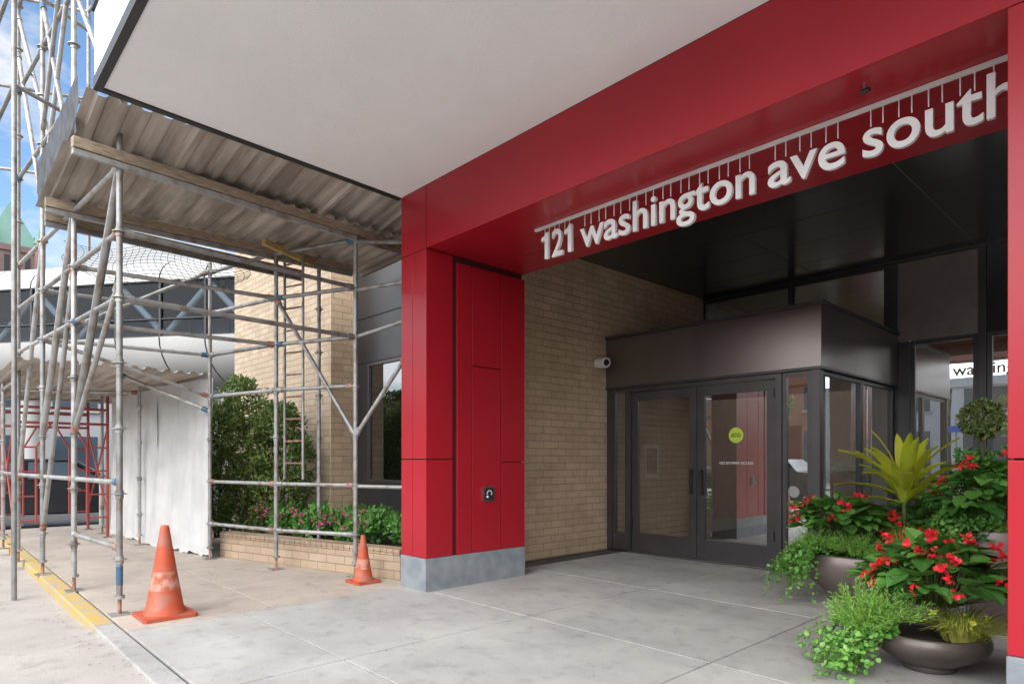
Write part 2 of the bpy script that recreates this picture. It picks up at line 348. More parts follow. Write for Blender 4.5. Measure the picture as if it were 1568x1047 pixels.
# ---------------------------------------------------------------- vestibule
V=E('glass_vestibule')
mb=MB()
mb.box(-6.098,-2.95,7.66,10.44,2.43,3.15,'bronze'); 
mb.obj('hood',V,.004)
mb=MB(); mb.box(-6.098,-2.92,7.63,10.44,3.153,3.19,'bronzed'); mb.box(-6.098,-2.935,7.645,10.44,2.40,2.427,'bronzed'); mb.obj('hood_trim',V,.003)
F=MB(); G=MB(); YF=7.72
def win(x0,x1,z0,z1,y=YF,fw=.05,gl='glass',dep=.06):
    F.box(x0,x0+fw,y-dep/2,y+dep/2,z0,z1,'bronzed'); F.box(x1-fw,x1,y-dep/2,y+dep/2,z0,z1,'bronzed')
    F.box(x0+fw,x1-fw,y-dep/2+.002,y+dep/2-.002,z0,z0+fw,'bronzed'); F.box(x0+fw,x1-fw,y-dep/2+.002,y+dep/2-.002,z1-fw,z1,'bronzed')
    G.add([(x0+fw,y,z0+fw),(x1-fw,y,z0+fw),(x1-fw,y,z1-fw),(x0+fw,y,z1-fw)],[(0,1,2,3)],gl)
def winy(y0,y1,z0,z1,x,fw=.05,gl='glass',dep=.06):
    F.box(x-dep/2,x+dep/2,y0,y0+fw,z0,z1,'bronzed'); F.box(x-dep/2,x+dep/2,y1-fw,y1,z0,z1,'bronzed')
    F.box(x-dep/2+.002,x+dep/2-.002,y0+fw,y1-fw,z0,z0+fw,'bronzed'); F.box(x-dep/2+.002,x+dep/2-.002,y0+fw,y1-fw,z1-fw,z1,'bronzed')
    G.add([(x,y0+fw,z0+fw),(x,y1-fw,z0+fw),(x,y1-fw,z1-fw),(x,y0+fw,z1-fw)],[(0,1,2,3)],gl)
F.box(-6.098,-6.0,7.68,7.78,0,2.398,'bronzed')
win(-5.998,-5.72,.22,2.396); F.box(-5.998,-5.72,7.69,7.75,.003,.218,'bronzed')
F.box(-5.718,-5.66,7.67,7.79,0,2.397,'bronzed')
F.box(-5.658,-3.50,7.68,7.78,2.335,2.396,'bronzed')
F.box(-3.498,-3.42,7.67,7.79,0,2.397,'bronzed')
win(-3.418,-3.07,.22,2.396,gl='glassr'); F.box(-3.418,-3.07,7.69,7.75,.003,.218,'bronzed')
F.box(-3.068,-2.97,7.67,7.78,0,2.399,'bronzed')
winy(7.785,9.1,.22,2.396,-3.02); winy(9.105,10.4,.22,2.396,-3.02); F.box(-3.06,-2.98,7.785,10.4,.003,.218,'bronzed')
F.obj('frames',V,.003); G.obj('glass_panes',V)
def door(name,x0,x1,hx):
    F=MB(); st=.11; y0,y1=7.70,7.745
    F.box(x0,x0+st,y0,y1,.02,2.325,'bronzed'); F.box(x1-st,x1,y0,y1,.02,2.325,'bronzed')
    F.box(x0+st,x1-st,y0+.002,y1-.002,.02,.28,'bronzed'); F.box(x0+st,x1-st,y0+.002,y1-.002,2.2,2.325,'bronzed')
    F.add([(x0+st,7.722,.28),(x1-st,7.722,.28),(x1-st,7.722,2.2),(x0+st,7.722,2.2)],[(0,1,2,3)],'glass')
    F.tube((hx,7.655,.88),(hx,7.655,1.22),.016,'hand'); 
    for z in (.9,1.2): F.tube((hx,7.70,z),(hx,7.655,z),.011,'hand')
    F.box(hx-.02,hx+.02,7.688,7.699,1.02,1.10,'chrome')
    for z in (.35,2.1): F.tube((x0+.01 if hx>(x0+x1)/2 else x1-.01,7.69,z),(x0+.01 if hx>(x0+x1)/2 else x1-.01,7.69,z+.12),.012,'hand')
    o=F.obj(name,V)
door('door_left',-5.652,-4.588,-4.66); door('door_right',-4.578,-3.505,-4.50)
mb=MB(); mb.box(-5.65,-3.51,7.62,7.80,.001,.016,'chrome'); mb.obj('threshold',V)
def flat_text(txt,cx,y,cz,w,k,name,par):
    cu=bpy.data.curves.new(name,'FONT'); cu.body=txt; cu.align_x='CENTER'; cu.align_y='CENTER'; cu.size=1; cu.extrude=.002
    o=bpy.data.objects.new('t',cu); sc.collection.objects.link(o); bpy.context.view_layer.update()
    me=bpy.data.meshes.new_from_object(o.evaluated_get(bpy.context.evaluated_depsgraph_get())); bpy.data.objects.remove(o)
    X=[v.co.x for v in me.vertices]; s=w/(max(X)-min(X))
    for v in me.vertices: x,yy_,z=v.co; v.co=(cx+x*s,y-z,cz+yy_*s)
    me.materials.clear(); me.materials.append(M[k]); q=bpy.data.objects.new(name,me); sc.collection.objects.link(q); q.parent=par
flat_text('NO SKYWAY ACCESS',-4.03,7.715,1.30,.46,'white','door_lettering',V)
mb=MB()
n=28; pts=[(-4.03+.1*math.cos(2*math.pi*i/n),7.716,1.66+.1*math.sin(2*math.pi*i/n)) for i in range(n)]; mb.add(pts,[tuple(range(n))],'lime'); mb.obj('round_door_sticker',V)
flat_text('VISITORS\nWELCOME',-4.03,7.712,1.66,.14,'black','sticker_text',V)
B=E('lobby_storefront')
F=MB(); G=MB(); Y=10.5
win(-6.098,-4.51,3.2,4.2,Y,gl='glassd'); win(-4.50,-3.09,3.2,4.2,Y)
F.box(-6.1,2,Y-.05,Y+.05,4.203,4.25,'bronzed')
F.box(-3.085,-2.955,Y-.05,Y+.05,0,4.2,'bronzed')
F.box(-2.953,-2.80,Y-.04,Y+.06,0,3.05,'bronzed')
win(-2.798,-1.99,.15,3.05,Y,fw=.06,gl='glassr'); F.box(-2.798,-1.99,Y-.03,Y+.03,0,.148,'bronzed')
F.box(-1.988,-1.90,Y-.06,Y+.06,0,4.2,'bronzed')
for x0,x1 in ((-1.898,-.9),(-.898,.4),(.402,1.99)): win(x0,x1,.15,3.05,Y,fw=.06,gl='glassr')
F.box(-1.898,2,Y-.03,Y+.03,0,.148,'bronzed')
F.box(-1.898,2,Y-.04,Y+.04,3.053,4.2,'ceil')
F.box(-2.95,-1.99,Y-.05,Y+.05,3.06,4.19,'panel')
F.obj('frames',B,.003); G.obj('glass_panes',B)
mb=MB()
mb.box(-6.34,6,7.80,19,.0015,.004,'intd')
mb.box(-6.1,6,10.62,19,4.18,4.24,'int'); mb.box(-6.34,-6.12,10.52,19,0,4.2,'int'); mb.box(-6.1,6,19,19.2,0,4.2,'int')
mb.box(-5.8,-5.2,12.5,12.56,1.2,2.0,'bronzed'); mb.box(-2.6,.6,14,14.8,0,1.1,'intd')
mb.box(-4.9,-4.6,10.54,10.62,0,2.4,'intd')
for x in (-5.2,-3.4,-1.6,.2):
    for y in (12,14.5,17): mb.box(x,x+.6,y,y+.6,4.172,4.178,'lamp')
mb.obj('lobby_interior',B)
mb=MB(); mb.box(-6.099,-6.06,8.6,9.0,1.05,1.6,'white'); mb.box(-6.058,-6.052,8.66,8.94,1.12,1.53,'intd'); mb.obj('framed_notice')
C=E('security_camera'); mb=MB()
mb.tube((-6.1,7.45,2.78),(-6.02,7.45,2.78),.07,'white',20); mb.tube((-6.02,7.45,2.78),(-5.9,7.42,2.77),.085,'white',24,.075)
mb.tube((-5.9,7.42,2.77),(-5.87,7.41,2.765),.05,'hand',20,.03); mb.obj('camera_body',C)
C=E('beam_spotlight'); mb=MB(); mb.tube((-1.3,4.0,3.503),(-1.3,4.0,3.48),.012,'chrome',12); mb.tube((-1.32,4.0,3.47),(-1.27,3.99,3.465),.013,'hand',12); mb.obj('spot_head',C)
C=E('intercom_panel'); mb=MB(); mb.box(-5.34,-5.318,4.55,4.71,.89,1.05,'chrome'); mb.box(-5.318,-5.312,4.565,4.695,.905,1.035,'black')
for i in range(7):
    a=i/6*math.pi*1.1-.3; mb.box(-5.312,-5.309,4.63+.032*math.cos(a)-.006,4.63+.032*math.cos(a)+.006,.975+.032*math.sin(a)-.006,.975+.032*math.sin(a)+.006,'white')
mb.tube((-5.312,4.60,.94),(-5.306,4.60,.94),.013,'white',12); mb.obj('intercom_face',C)

# ---------------------------------------------------------------- adjoining building
A=E('brick_office_building')
mb=MB()
mb.box(-12.9,-8.96,4.6,12,0,7,'brickx'); 
mb.obj('brick_pier',A)
mb=MB(); mb.box(-8.958,-8.93,4.602,5.3,0,7,'bricky'); mb.obj('brick_pier_return',A)
mb=MB()
for i,(z0,z1) in enumerate(((2.82,3.5),(3.51,4.4),(4.41,5.6),(5.61,7))):
    mb.box(-8.925,-7.55,5.04,5.1,z0,z1-.004,'clad'); mb.box(-7.54,-5.95,5.04,5.1,z0,z1-.004,'clad')
mb.box(-8.925,-8.6,5.04,5.1,0,2.81,'clad'); mb.box(-6.5,-6.36,5.04,5.1,0,2.81,'clad'); mb.box(-8.6,-6.5,5.04,5.1,0,1.0,'clad')
mb.box(-8.9,-6.36,5.3,5.4,1,2.8,'intd')
mb.obj('metal_cladding',A)
F=MB(); G=MB(); win(-8.598,-7.55,1.003,2.808,5.06,gl='glassd'); win(-7.548,-6.502,1.003,2.808,5.06,gl='glassd'); F.obj('window_frames',A,.003); G.obj('window_glass',A)
mb=MB(); mb.box(-12.9,10,5.41,25,7.01,16,'bgw')
for zz in (8,10.8,13.4):
    for i in range(11): mb.box(-12+i*2,-10.6+i*2,5.37,5.405,zz,zz+1.6,'wing')
mb.box(-5.94,10,5.22,5.35,4.41,7.0,'ceil'); mb.obj('upper_storeys',A)

PW=E('brick_planter_wall')
a=Vector((-6.06,3.96)); b=Vector((-9.25,3.10)); d=(b-a).normalized(); nn=Vector((d.y,-d.x)); 
if nn.y<0: nn=-nn
mb=MB()
def strip(o0,o1,z0,z1,k):
    p=a; q=b
    mb.prism([tuple(q+nn*o0),tuple(p+nn*o0),tuple(p+nn*o1),tuple(q+nn*o1)],z0,z1,k)
strip(0,.2,-.01,.27,'brickp')
n=34; Ls=(b-a).length
for i in range(n):
    p=a+d*(Ls*i/n+.004); q=a+d*(Ls*(i+1)/n-.004); mb.prism([tuple(q-nn*.01),tuple(p-nn*.01),tuple(p+nn*.21),tuple(q+nn*.21)],.275,.34,'brickp')
p=a; mb.prism([tuple(p+nn*.212+d*.2),tuple(p+nn*.212+d*.001),tuple(p+nn*1.05+d*.001),tuple(p+nn*1.05+d*.2)],-.01,.335,'brickp')
mb.prism([(-9.2,3.35),(-6.25,4.2),(-6.25,5.0),(-9.2,4.58)],0,.26,'soil')
mb.obj('planter_masonry',PW,.004)

# ---------------------------------------------------------------- scaffolding
SC=E('scaffolding')
post=MB(); led=MB(); cpl=MB()
pts={'A':(-6.4,1.305),'B':(-7.88,1.2),'C':(-9.24,1.1),'D':(-10.6,1.0),'D2':(-12.3,.98),'D3':(-14.2,.95),
     'E':(-6.62,3.72),'F':(-7.72,3.25),'G':(-9.13,2.93),'H':(-11.4,2.6),'H2':(-13.6,2.5),'K':(-7.9,3.9)}
tops={'A':4.5,'B':9,'C':9,'D':9,'D2':2.5,'D3':2.5,'E':4.05,'F':4.3,'G':4.2,'H':2.5,'H2':2.5,'K':4.1}
def jack(x,y):
    post.box(x-.075,x+.075,y-.075,y+.075,.001,.009,'galv'); post.tube((x,y,.009),(x,y,.22),.017,'rust'); post.tube((x,y,.14),(x,y,.165),.045,'galv')
for k,t in tops.items():
    x,y=pts[k]; jack(x,y); post.tube((x,y,.165),(x,y,t),.026,'galv',10)
    z=.48
    while z<t:
        cpl.tube((x,y,z-.004),(x,y,z+.004),.058,'galv',10); cpl.tube((x,y,z-.04),(x,y,z+.03),.033,'galv',10); z+=.57
post.tube((-6.4,1.305,.26),(-6.4,1.305,.42),.028,'cblue',10)
LV=[.48+.57*i for i in range(15)]
def coup(p,q):
    p=Vector(p);q=Vector(q);d=(q-p).normalized()
    for s,e in ((p+d*.03,p+d*.11),(q-d*.11,q-d*.03)): cpl.tube(s,e,.034,random.choice(['rust','rust','galv','galv','galv','galv','cblue']),8)
def ledg(a,b,z,zb=None,r=.024):
    p=(*pts[a],z); q=(*pts[b],z if zb is None else zb); led.tube(p,q,r,'galv',10); coup(p,q)
for a_,b_ in (('A','B'),('B','C'),('C','D')):
    for i in ((0,1) if a_=='A' else (1,)): ledg(a_,b_,LV[i]+.1)
    for i in (4,5,6): ledg(a_,b_,LV[i])
for a_,b_ in (('B','C'),('C','D')):
    for i in (8,10,12): ledg(a_,b_,LV[i])
for a_,b_ in (('D','D2'),('D2','D3')):
    ledg(a_,b_,LV[1]+.1); ledg(a_,b_,2.4)
for a_,b_ in (('A','E'),('B','F'),('C','G')):
    for z in (2.76,3.33): ledg(a_,b_,z)
ledg('D2','H',2.4); ledg('D3','H2',2.4)
for a_,b_ in (('E','F'),('F','G')):
    for z in (.48,1.05,2.2,2.76,3.33,3.88): ledg(a_,b_,z)
led.tube((-6.62,3.72,3.86),(-5.8,3.95,3.7),.0225,'galv'); led.tube((-6.62,3.72,1.04),(-5.85,4.0,1.04),.0225,'galv'); led.tube((-6.62,3.72,3.3),(-5.9,3.95,3.3),.0225,'galv'); led.tube((-6.62,3.72,2.76),(-5.85,4.0,2.9),.0225,'galv')
def diag(p,q,r=.025): led.tube(p,q,r,'galv',10); coup(p,q)
A_,B_,C_,D_,E_,F_,G_=[pts[k] for k in 'ABCDEFG']
diag((*A_,3.88),(*B_,1.62),.036); diag((*B_,3.9),(*C_,1.62),.034); diag((*B_,1.62),(*A_,2.9)); diag((*C_,.5),(*B_,3.3)); diag((*C_,3.9),(*D_,1.05))
diag((*B_,4.3),(*C_,6.7)); diag((*C_,4.3),(*D_,6.7)); diag((*B_,6.7),(*C_,4.4)); diag((*B_,6.2),(*A_,4.4)); diag((-7.0,1.2,8.2),(*C_,5.2)); diag((-8.6,1.3,3.9),(*D_,7.2))
diag((*F_,3.33),(*E_,1.62)); diag((*E_,1.62),(-5.9,3.95,2.5)); diag((*G_,2.2),(*C_,2.76)); diag((*G_,2.0),(-9.9,2.0,2.5)); diag((*C_,2.76),(*G_,3.9))
post.obj('standards',SC); led.obj('ledgers_and_braces',SC); cpl.obj('couplers',SC)
mb=MB()
for x,y in ((-9.0,1.9),(-10.4,1.75),(-8.3,.75),(-10.9,.6)):
    mb.tube((x,y,4.1 if y>1 else -.1),(x,y,9.2),.0245,'galv')
for z in (5.2,6.3,7.5): 
    mb.tube((-8.3,.75,z),(-10.9,.6,z),.0225,'galv'); mb.tube((-9.0,1.9,z),(-10.4,1.75,z),.0225,'galv'); mb.tube((-8.3,.75,z),(-9,1.9,z),.0225,'galv'); mb.tube((-10.9,.6,z),(-10.4,1.75,z),.0225,'galv')
mb.obj('upper_tower',SC)
mb=MB()
def gird(p,q,z):
    mb.beam((*p,z),(*q,z),.07,.09,'wood'); mb.beam((p[0],p[1],z-.075),(q[0],q[1],z-.075),.045,.05,'galv')
gird((-6.33,.95),(-6.70,4.5),3.97); gird((-7.82,.95),(-7.75,4.3),3.91); gird((-8.25,1.0),(-8.4,3.9),3.9)
mb.beam((-7.35,2.95,3.86),(-7.75,3.75,3.86),.06,.07,'ybeam')
mb.obj('deck_girders',SC,.004)
def corr(mb,x0,x1,y0,y1,z,k='corr',per=.16,amp=.035,sag=0,zr=0):
    n=int((y1-y0)/per*8); m=6; vs=[]
    for i in range(m+1):
        x=x0+(x1-x0)*i/m
        for j in range(n+1):
            y=y0+(y1-y0)*j/n; ph=((y-y0)/per)%1
            h=amp if ph<.35 else (amp*(1-(ph-.35)/.15) if ph<.5 else (0 if ph<.85 else amp*(ph-.85)/.15))
            vs.append((x,y,z+zr*i/m+h+sag*math.sin(math.pi*i/m)))
    mb.add(vs,[(i*(n+1)+j,(i+1)*(n+1)+j,(i+1)*(n+1)+j+1,i*(n+1)+j+1) for i in range(m) for j in range(n)],k)
mb=MB()
for i in range(5):
    y0=.98+i*.76; corr(mb,-6.85,-5.91,y0,y0+.78,4.08+.01*(i%2),zr=.14)
    corr(mb,-8.35 if i<4 else -8.2,-6.60,y0-.05,y0+.75,3.98+.01*(i%2),sag=-.012,zr=.06)
mb.obj('corrugated_deck',SC)
mb=MB()
for i in range(3):
    y0=.85+i*.7
    for x in (-9.25,-11.3,-13.4): corr(mb,x-2.15,x,y0,y0+.72,2.50+.012*(i%2)+(.006 if x==-11.3 else 0))
mb.obj('walkway_roof_deck',SC)
mb=MB(); lx,ly=-7.62,3.55
for o in (0,.34): mb.tube((lx+.0-o*.9,ly-o*.3,1.1),(lx-o*.9,ly-o*.3,4.0),.018,'galv')
z=1.3
while z<3.9: mb.tube((lx,ly,z),(lx-.306,ly-.102,z),.012,'rust'); z+=.28
mb.obj('ladder',SC)
mb=MB(); n=26
def nettp(i,j):
    u=i/n; v=j/12; p=Vector((-9.2,1.3,0)).lerp(Vector((-8.3,3.05,0)),u); return p+Vector((0,0,3.95-.55*v*(.6+.4*math.sin(u*3.1))-.06*math.sin(u*9)))+Vector((.25*v,.05*math.sin(v*6+u*4),0))
for i in range(n+1):
    for j in range(12):
        mb.tube(nettp(i,j),nettp(i,j+1),.003,'black',3)
        if i<n: mb.tube(nettp(i,j),nettp(i+1,j),.003,'black',3)
mb.obj('debris_net',SC)
def sheet(name,P0,P1,z0,z1,k,amp=.05,nx=60,nz=16,par=None,f=9,seed=0):
    mb=MB(); P0=Vector((*P0,0));P1=Vector((*P1,0)); dd=(P1-P0); nrm=Vector((-dd.y,dd.x,0)).normalized(); vs=[]
    for i in range(nx+1):
        u=i/nx
        for j in range(nz+1):
            w=j/nz; z=z0+(z1-z0)*w
            if j==0: z+=.02*math.sin(u*23+seed)+.012*math.sin(u*57)
            off=amp*(1-.5*w)*(math.sin(u*f*6.28+seed+1.6*math.sin(w*4+u*5))+.5*math.sin(u*f*2.7*6.28+w*7+seed)+.4*math.sin(w*11+u*9))
            p=P0+dd*u+nrm*off; vs.append((p.x,p.y,z))
    mb.add(vs,[(i*(nz+1)+j,(i+1)*(nz+1)+j,(i+1)*(nz+1)+j+1,i*(nz+1)+j+1) for i in range(nx) for j in range(nz)],k,True)
    return mb.obj(name,par)
sheet('edge_sheeting',(-8.6,.97),(-6.35,.99),4.10,4.55,'tarpd',.008,par=SC,f=5)
t=E('white_plastic_tarp')
sheet('tarp_sheet_near',(-9.17,2.97),(-10.9,2.72),.02,2.46,'tarp',.022,nx=80,nz=30,par=t,f=2.3)
sheet('tarp_sheet_far',(-10.85,2.72),(-13.4,2.60),.02,2.44,'tarp',.022,nx=80,nz=30,par=t,f=3,seed=3)
RF=E('red_scaffold_frame')
mb=MB()
for x in (-12.9,-14.6):
    y0,y1=1.15,2.45
    for y in (y0,y1): mb.tube((x,y,0),(x,y,2.45),.024,'redscaf'); mb.box(x-.07,x+.07,y-.07,y+.07,.001,.01,'galv')
    for z in (1.95,2.2): mb.tube((x,y0,z),(x,y1,z),.022,'redscaf')
    for y,s in ((y0,1),(y1,-1)):
        for z in (.35,.75,1.15,1.55): mb.tube((x,y,z),(x,y+s*.3,z),.014,'redscaf')
        mb.tube((x,y+s*.3,.3),(x,y+s*.3,1.55),.018,'redscaf')
        mb.tube((x,y+s*.3,1.55),(x,y+s*.5,1.95),.016,'redscaf')
for y in (1.15,2.45): mb.tube((-12.9,y,.4),(-14.6,y,1.9),.015,'redscaf'); mb.tube((-12.9,y,1.9),(-14.6,y,.4),.015,'redscaf')
mb.obj('frame_tubes',RF)

def cone(x,y,h,b):
    C=E('traffic_cone'); mb=MB(); r=b*.36
    mb.prism([(x+b/2*sx*1.0,y+b/2*sy) for sx,sy in ((-1,-.9),(-.9,-1),(.9,-1),(1,-.9),(1,.9),(.9,1),(-.9,1),(-1,.9))],.002,.03,'orange')
    mb.lathe(x,y,[(r*1.12,.03),(r*1.08,.05),(r,.055),(r*.80,h*.30)],'orange',28,False)
    mb.lathe(x,y,[(r*.80,h*.30),(r*.62,h*.5)],'coneband',28,False)
    mb.lathe(x,y,[(r*.62,h*.5),(r*.24,h*.97),(r*.20,h),(r*.05,h)],'orange',28,False)
    mb.obj('cone_body',C,0)
cone(-6.08,1.58,.78,.42); cone(-6.24,3.6,.52,.29)

# ---------------------------------------------------------------- plants
Rd=Vector((.683,.730,0)); Cd=Vector((.730,-.683,0))
def at(c,r,f,z): return Vector((c[0],c[1],0))+Rd*r+Cd*f+Vector((0,0,z))
def blob(mb,c,rad,n,L,W,k,up=.4,shell=.5):
    for _ in range(n):
        v=rv(); v.normalize(); v*= (shell+(1-shell)*R())
        p=c+Vector((v.x*rad[0],v.y*rad[1],v.z*rad[2]))
        d=v*.8+rv()*.8+Vector((0,0,up)); nrm=(v+rv()*.6+Vector((0,0,.6)))
        s=U(.65,1.25); mb.leaf(p,d,nrm,L*s,W*s,k,curl=U(0,.3))
def clumps(mb,c,rad,nc,nl,cr,L,W,k,**kw):
    for _ in range(nc):
        v=rv(); q=c+Vector((v.x*rad[0],v.y*rad[1],v.z*rad[2])); s=U(.6,1.2)
        blob(mb,q,(cr*s,cr*s,cr*s),nl,L,W,k,**kw)
def flowers(mb,c,rad,n,k='flower',s=.03,per=7):
    for _ in range(n):
        v=rv().normalized()*U(.85,1.12)
        if v.z<-.3: v.z*=-.5
        p=c+Vector((v.x*rad[0],v.y*rad[1],v.z*rad[2]))
        for _ in range(per):
            q=p+rv()*s*.9; d=rv()+v*.6; mb.leaf(q,d,v+rv(),s*U(.8,1.4),s*U(.8,1.3),k,wp=.6)
def begonia(mb,c,rad,n=90,L=.11):
    for _ in range(n):
        v=rv().normalized(); v.z=abs(v.z)*1.15-.25; 
        base=c+Vector((v.x*rad[0]*.25,v.y*rad[1]*.25,-rad[2]*.6)); p=c+Vector((v.x*rad[0]*U(.5,1),v.y*rad[1]*U(.5,1),v.z*rad[2]*U(.6,1)))
        mb.tube(base,p,.0035,'stem',4)
        d=Vector((v.x,v.y,v.z*.2))+rv()*.6; s=U(.6,1.3); mb.bleaf(p,d,Vector((0,0,1))+v*.6+rv()*.5,L*s,L*.78*s,'gleaf',curl=U(.05,.35))
def feather(mb,c,rad,n,k='fleaf'):
    for _ in range(n):
        v=rv(); v.normalize(); b0=c+Vector((v.x*rad[0]*.3,v.y*rad[1]*.3,-rad[2]*.5)); e=U(.75,1.25); p=c+Vector((v.x*rad[0]*e,v.y*rad[1]*e,abs(v.z)*rad[2]*U(.5,1.25)-rad[2]*.3))
        for i in range(18):
            q=b0.lerp(p,.3+.7*i/17)+rv()*.008; mb.leaf(q,(p-b0).normalized()+rv()*1.1,rv(),U(.02,.042),.006,k)
def ivy(mb,start,n,reach,drop,k='ileaf',spread=1.0,dirv=None,floor=.02):
    for _ in range(n):
        a=U(-1,1)*spread; dv=(dirv*math.cos(a)+Vector((-dirv.y,dirv.x,0))*math.sin(a)); p=start+rv()*.06; rr=reach*U(.5,1.2); dd=drop*U(.4,1.1); prev=p
        for i in range(20):
            u=(i+1)/20; q=p+dv*rr*u+Vector((0,0,.06*math.sin(u*3)-dd*u*u))+rv()*.018
            if q.z<floor: q.z=floor+R()*.03
            mb.tube(prev,q,.002,'stem',3)
            for _k in range(2):
                if R()<.2: continue
                s=U(.020,.040); mb.bleaf(q+rv()*.018,rv()+dv*.5,Vector((0,0,.8))+dv*.6+rv()*.6,s,s*.95,k,curl=.1)
            prev=q
def grass(mb,c,n,L,spread,k,w=.007):
    for _ in range(n):
        a=U(0,6.283); o=Vector((math.cos(a),math.sin(a),0)); p=c+o*U(0,spread*.35); l=L*U(.6,1.15); out=spread*U(.3,1.2); side=Vector((-o.y,o.x,0))
        vs=[]; m=6
        for i in range(m+1):
            u=i/m; q=p+o*out*u**1.4+Vector((0,0,l*(u-.55*u**2.4))); ww=w*(1-u*.9); vs+= [q-side*ww,q+side*ww]
        mb.add(vs,[(2*i,2*i+1,2*i+3,2*i+2) for i in range(m)],k)
def strap(mb,c,n,L,k):
    for i in range(n):
        a=i*2.4+U(-.2,.2); o=Vector((math.cos(a),math.sin(a),0)); el=U(.3,1.4); side=Vector((-o.y,o.x,0)); l=L*U(.75,1.1); m=9; p=c+Vector((0,0,i/n*.14)); vs=[]; dirx=math.cos(el); dz=math.sin(el)
        for j in range(m+1):
            u=j/m; q=p+o*l*(dirx*u+.12*u*u)+Vector((0,0,l*(dz*u-(.46-.2*el/1.4)*u*u))); ww=.050*math.sin(math.pi*min(1,(u*.88+.10)))**.8*(1 if u<.98 else .1)
            up=Vector((0,0,.018)); vs+=[q-side*ww+up,q,q+side*ww+up]
        fs=[]
        for j in range(m):
            b0=3*j; fs+=[(b0,b0+1,b0+4,b0+3),(b0+1,b0+2,b0+5,b0+4)]
        mb.add(vs,fs,k,True)
def bowl(parent,c,r,z1,zb,k,foot=.5):
    mb=MB(); pr=[]
    for i in range(15):
        u=i/14; ang=u*1.95; rr=r*(foot+(1.02-foot)*math.sin(min(ang,math.pi/2))) if ang<math.pi/2 else r*(1.02-.10*(1-math.cos((ang-1.571)*2.2)))
        pr.append((rr,zb+(z1-zb)*u))
    pr+=[(r*.98,z1+.012),(r*.90,z1+.014),(r*.88,z1-.03)]
    mb.lathe(c[0],c[1],pr,k,48); n=32
    mb.add([(c[0]+r*.9*math.cos(6.283*i/n),c[1]+r*.9*math.sin(6.283*i/n),z1-.03) for i in range(n)],[tuple(range(n))],'soil')
    mb.lathe(c[0],c[1],[(r*.42,.001),(r*.46,.02),(r*.44,zb+.01)],k,40)
    mb.obj('bowl',parent)
c1=(-2.20,6.54); p1=E('flower_planter'); bowl(p1,c1,.49,.46,.03,'pot',.35)
mb=MB(); begonia(mb,at(c1,-.20,.1,.78),(.42,.34,.25),220,.14); begonia(mb,at(c1,.60,.05,.72),(.36,.34,.28),190,.13)
flowers(mb,at(c1,-.22,.14,.82),(.44,.3,.22),26,s=.036)
mb.obj('begonias',p1)
mb=MB(); feather(mb,at(c1,-.15,.34,.58),(.30,.22,.2),160); feather(mb,at(c1,-.45,.15,.62),(.22,.2,.2),70); blob(mb,at(c1,0,0,.52),(.44,.44,.14),450,.07,.05,'gleaf'); mb.obj('fern_foliage',p1)
mb=MB(); ivy(mb,at(c1,-.38,.15,.54),58,.46,.42,dirv=-Rd,spread=.75); mb.obj('ivy',p1)
mb=MB(); strap(mb,at(c1,.30,.26,.92),36,.78,'yleaf'); mb.tube(at(c1,.30,.26,.4),at(c1,.30,.26,1.05),.02,'stem'); grass(mb,at(c1,.2,.38,.54),320,.44,.3,'grassy',.005); mb.obj('yellow_dracaena',p1)
c2=(-1.18,4.80); p2=E('flower_planter'); bowl(p2,c2,.335,.235,.03,'potd',.42)
mb=MB(); begonia(mb,at(c2,.02,.02,.58),(.42,.34,.28),280,.13); flowers(mb,at(c2,.02,.08,.63),(.42,.33,.25),56,s=.031); mb.obj('begonias',p2)
mb=MB(); feather(mb,at(c2,-.46,.05,.38),(.22,.2,.24),190); feather(mb,at(c2,-.3,.1,.44),(.2,.2,.2),100); mb.obj('fern_foliage',p2)
mb=MB(); ivy(mb,at(c2,-.30,.08,.27),60,.46,.26,dirv=-Rd,spread=.55,floor=.02); mb.obj('ivy',p2)
mb=MB(); grass(mb,at(c2,.12,.16,.22),520,.34,.34,'grassy',.005); flowers(mb,at(c2,0,.2,.36),(.25,.15,.06),8,'yleaf',.02); mb.obj('yellow_grass',p2)
c3=(-1.05,6.25); p3=E('topiary_planter'); bowl(p3,c3,.40,.80,.05,'pot',.30)
mb=MB(); blob(mb,at(c3,-.14,0,1.66),(.15,.15,.15),1100,.035,.024,'dleaf',shell=.7); mb.tube(at(c3,-.14,0,.8),at(c3,-.14,0,1.6),.014,'bark'); 
clumps(mb,at(c3,-.14,0,1.30),(.2,.2,.16),16,45,.09,.05,.03,'gleaf'); mb.obj('topiary_ball',p3)
mb=MB(); begonia(mb,at(c3,-.22,.1,1.04),(.32,.36,.34),210,.13); begonia(mb,at(c3,.1,.1,1.1),(.3,.3,.3),100,.12); flowers(mb,at(c3,-.22,.17,1.14),(.32,.3,.28),26,s=.036); clumps(mb,at(c3,-.34,.1,.88),(.22,.2,.14),20,55,.09,.05,.032,'gleaf'); mb.obj('begonias',p3)
mb=MB(); ivy(mb,at(c3,-.34,.12,.86),28,.22,.28,dirv=-Rd,spread=1); feather(mb,at(c3,-.28,.2,.88),(.18,.16,.14),80); mb.obj('ivy',p3)
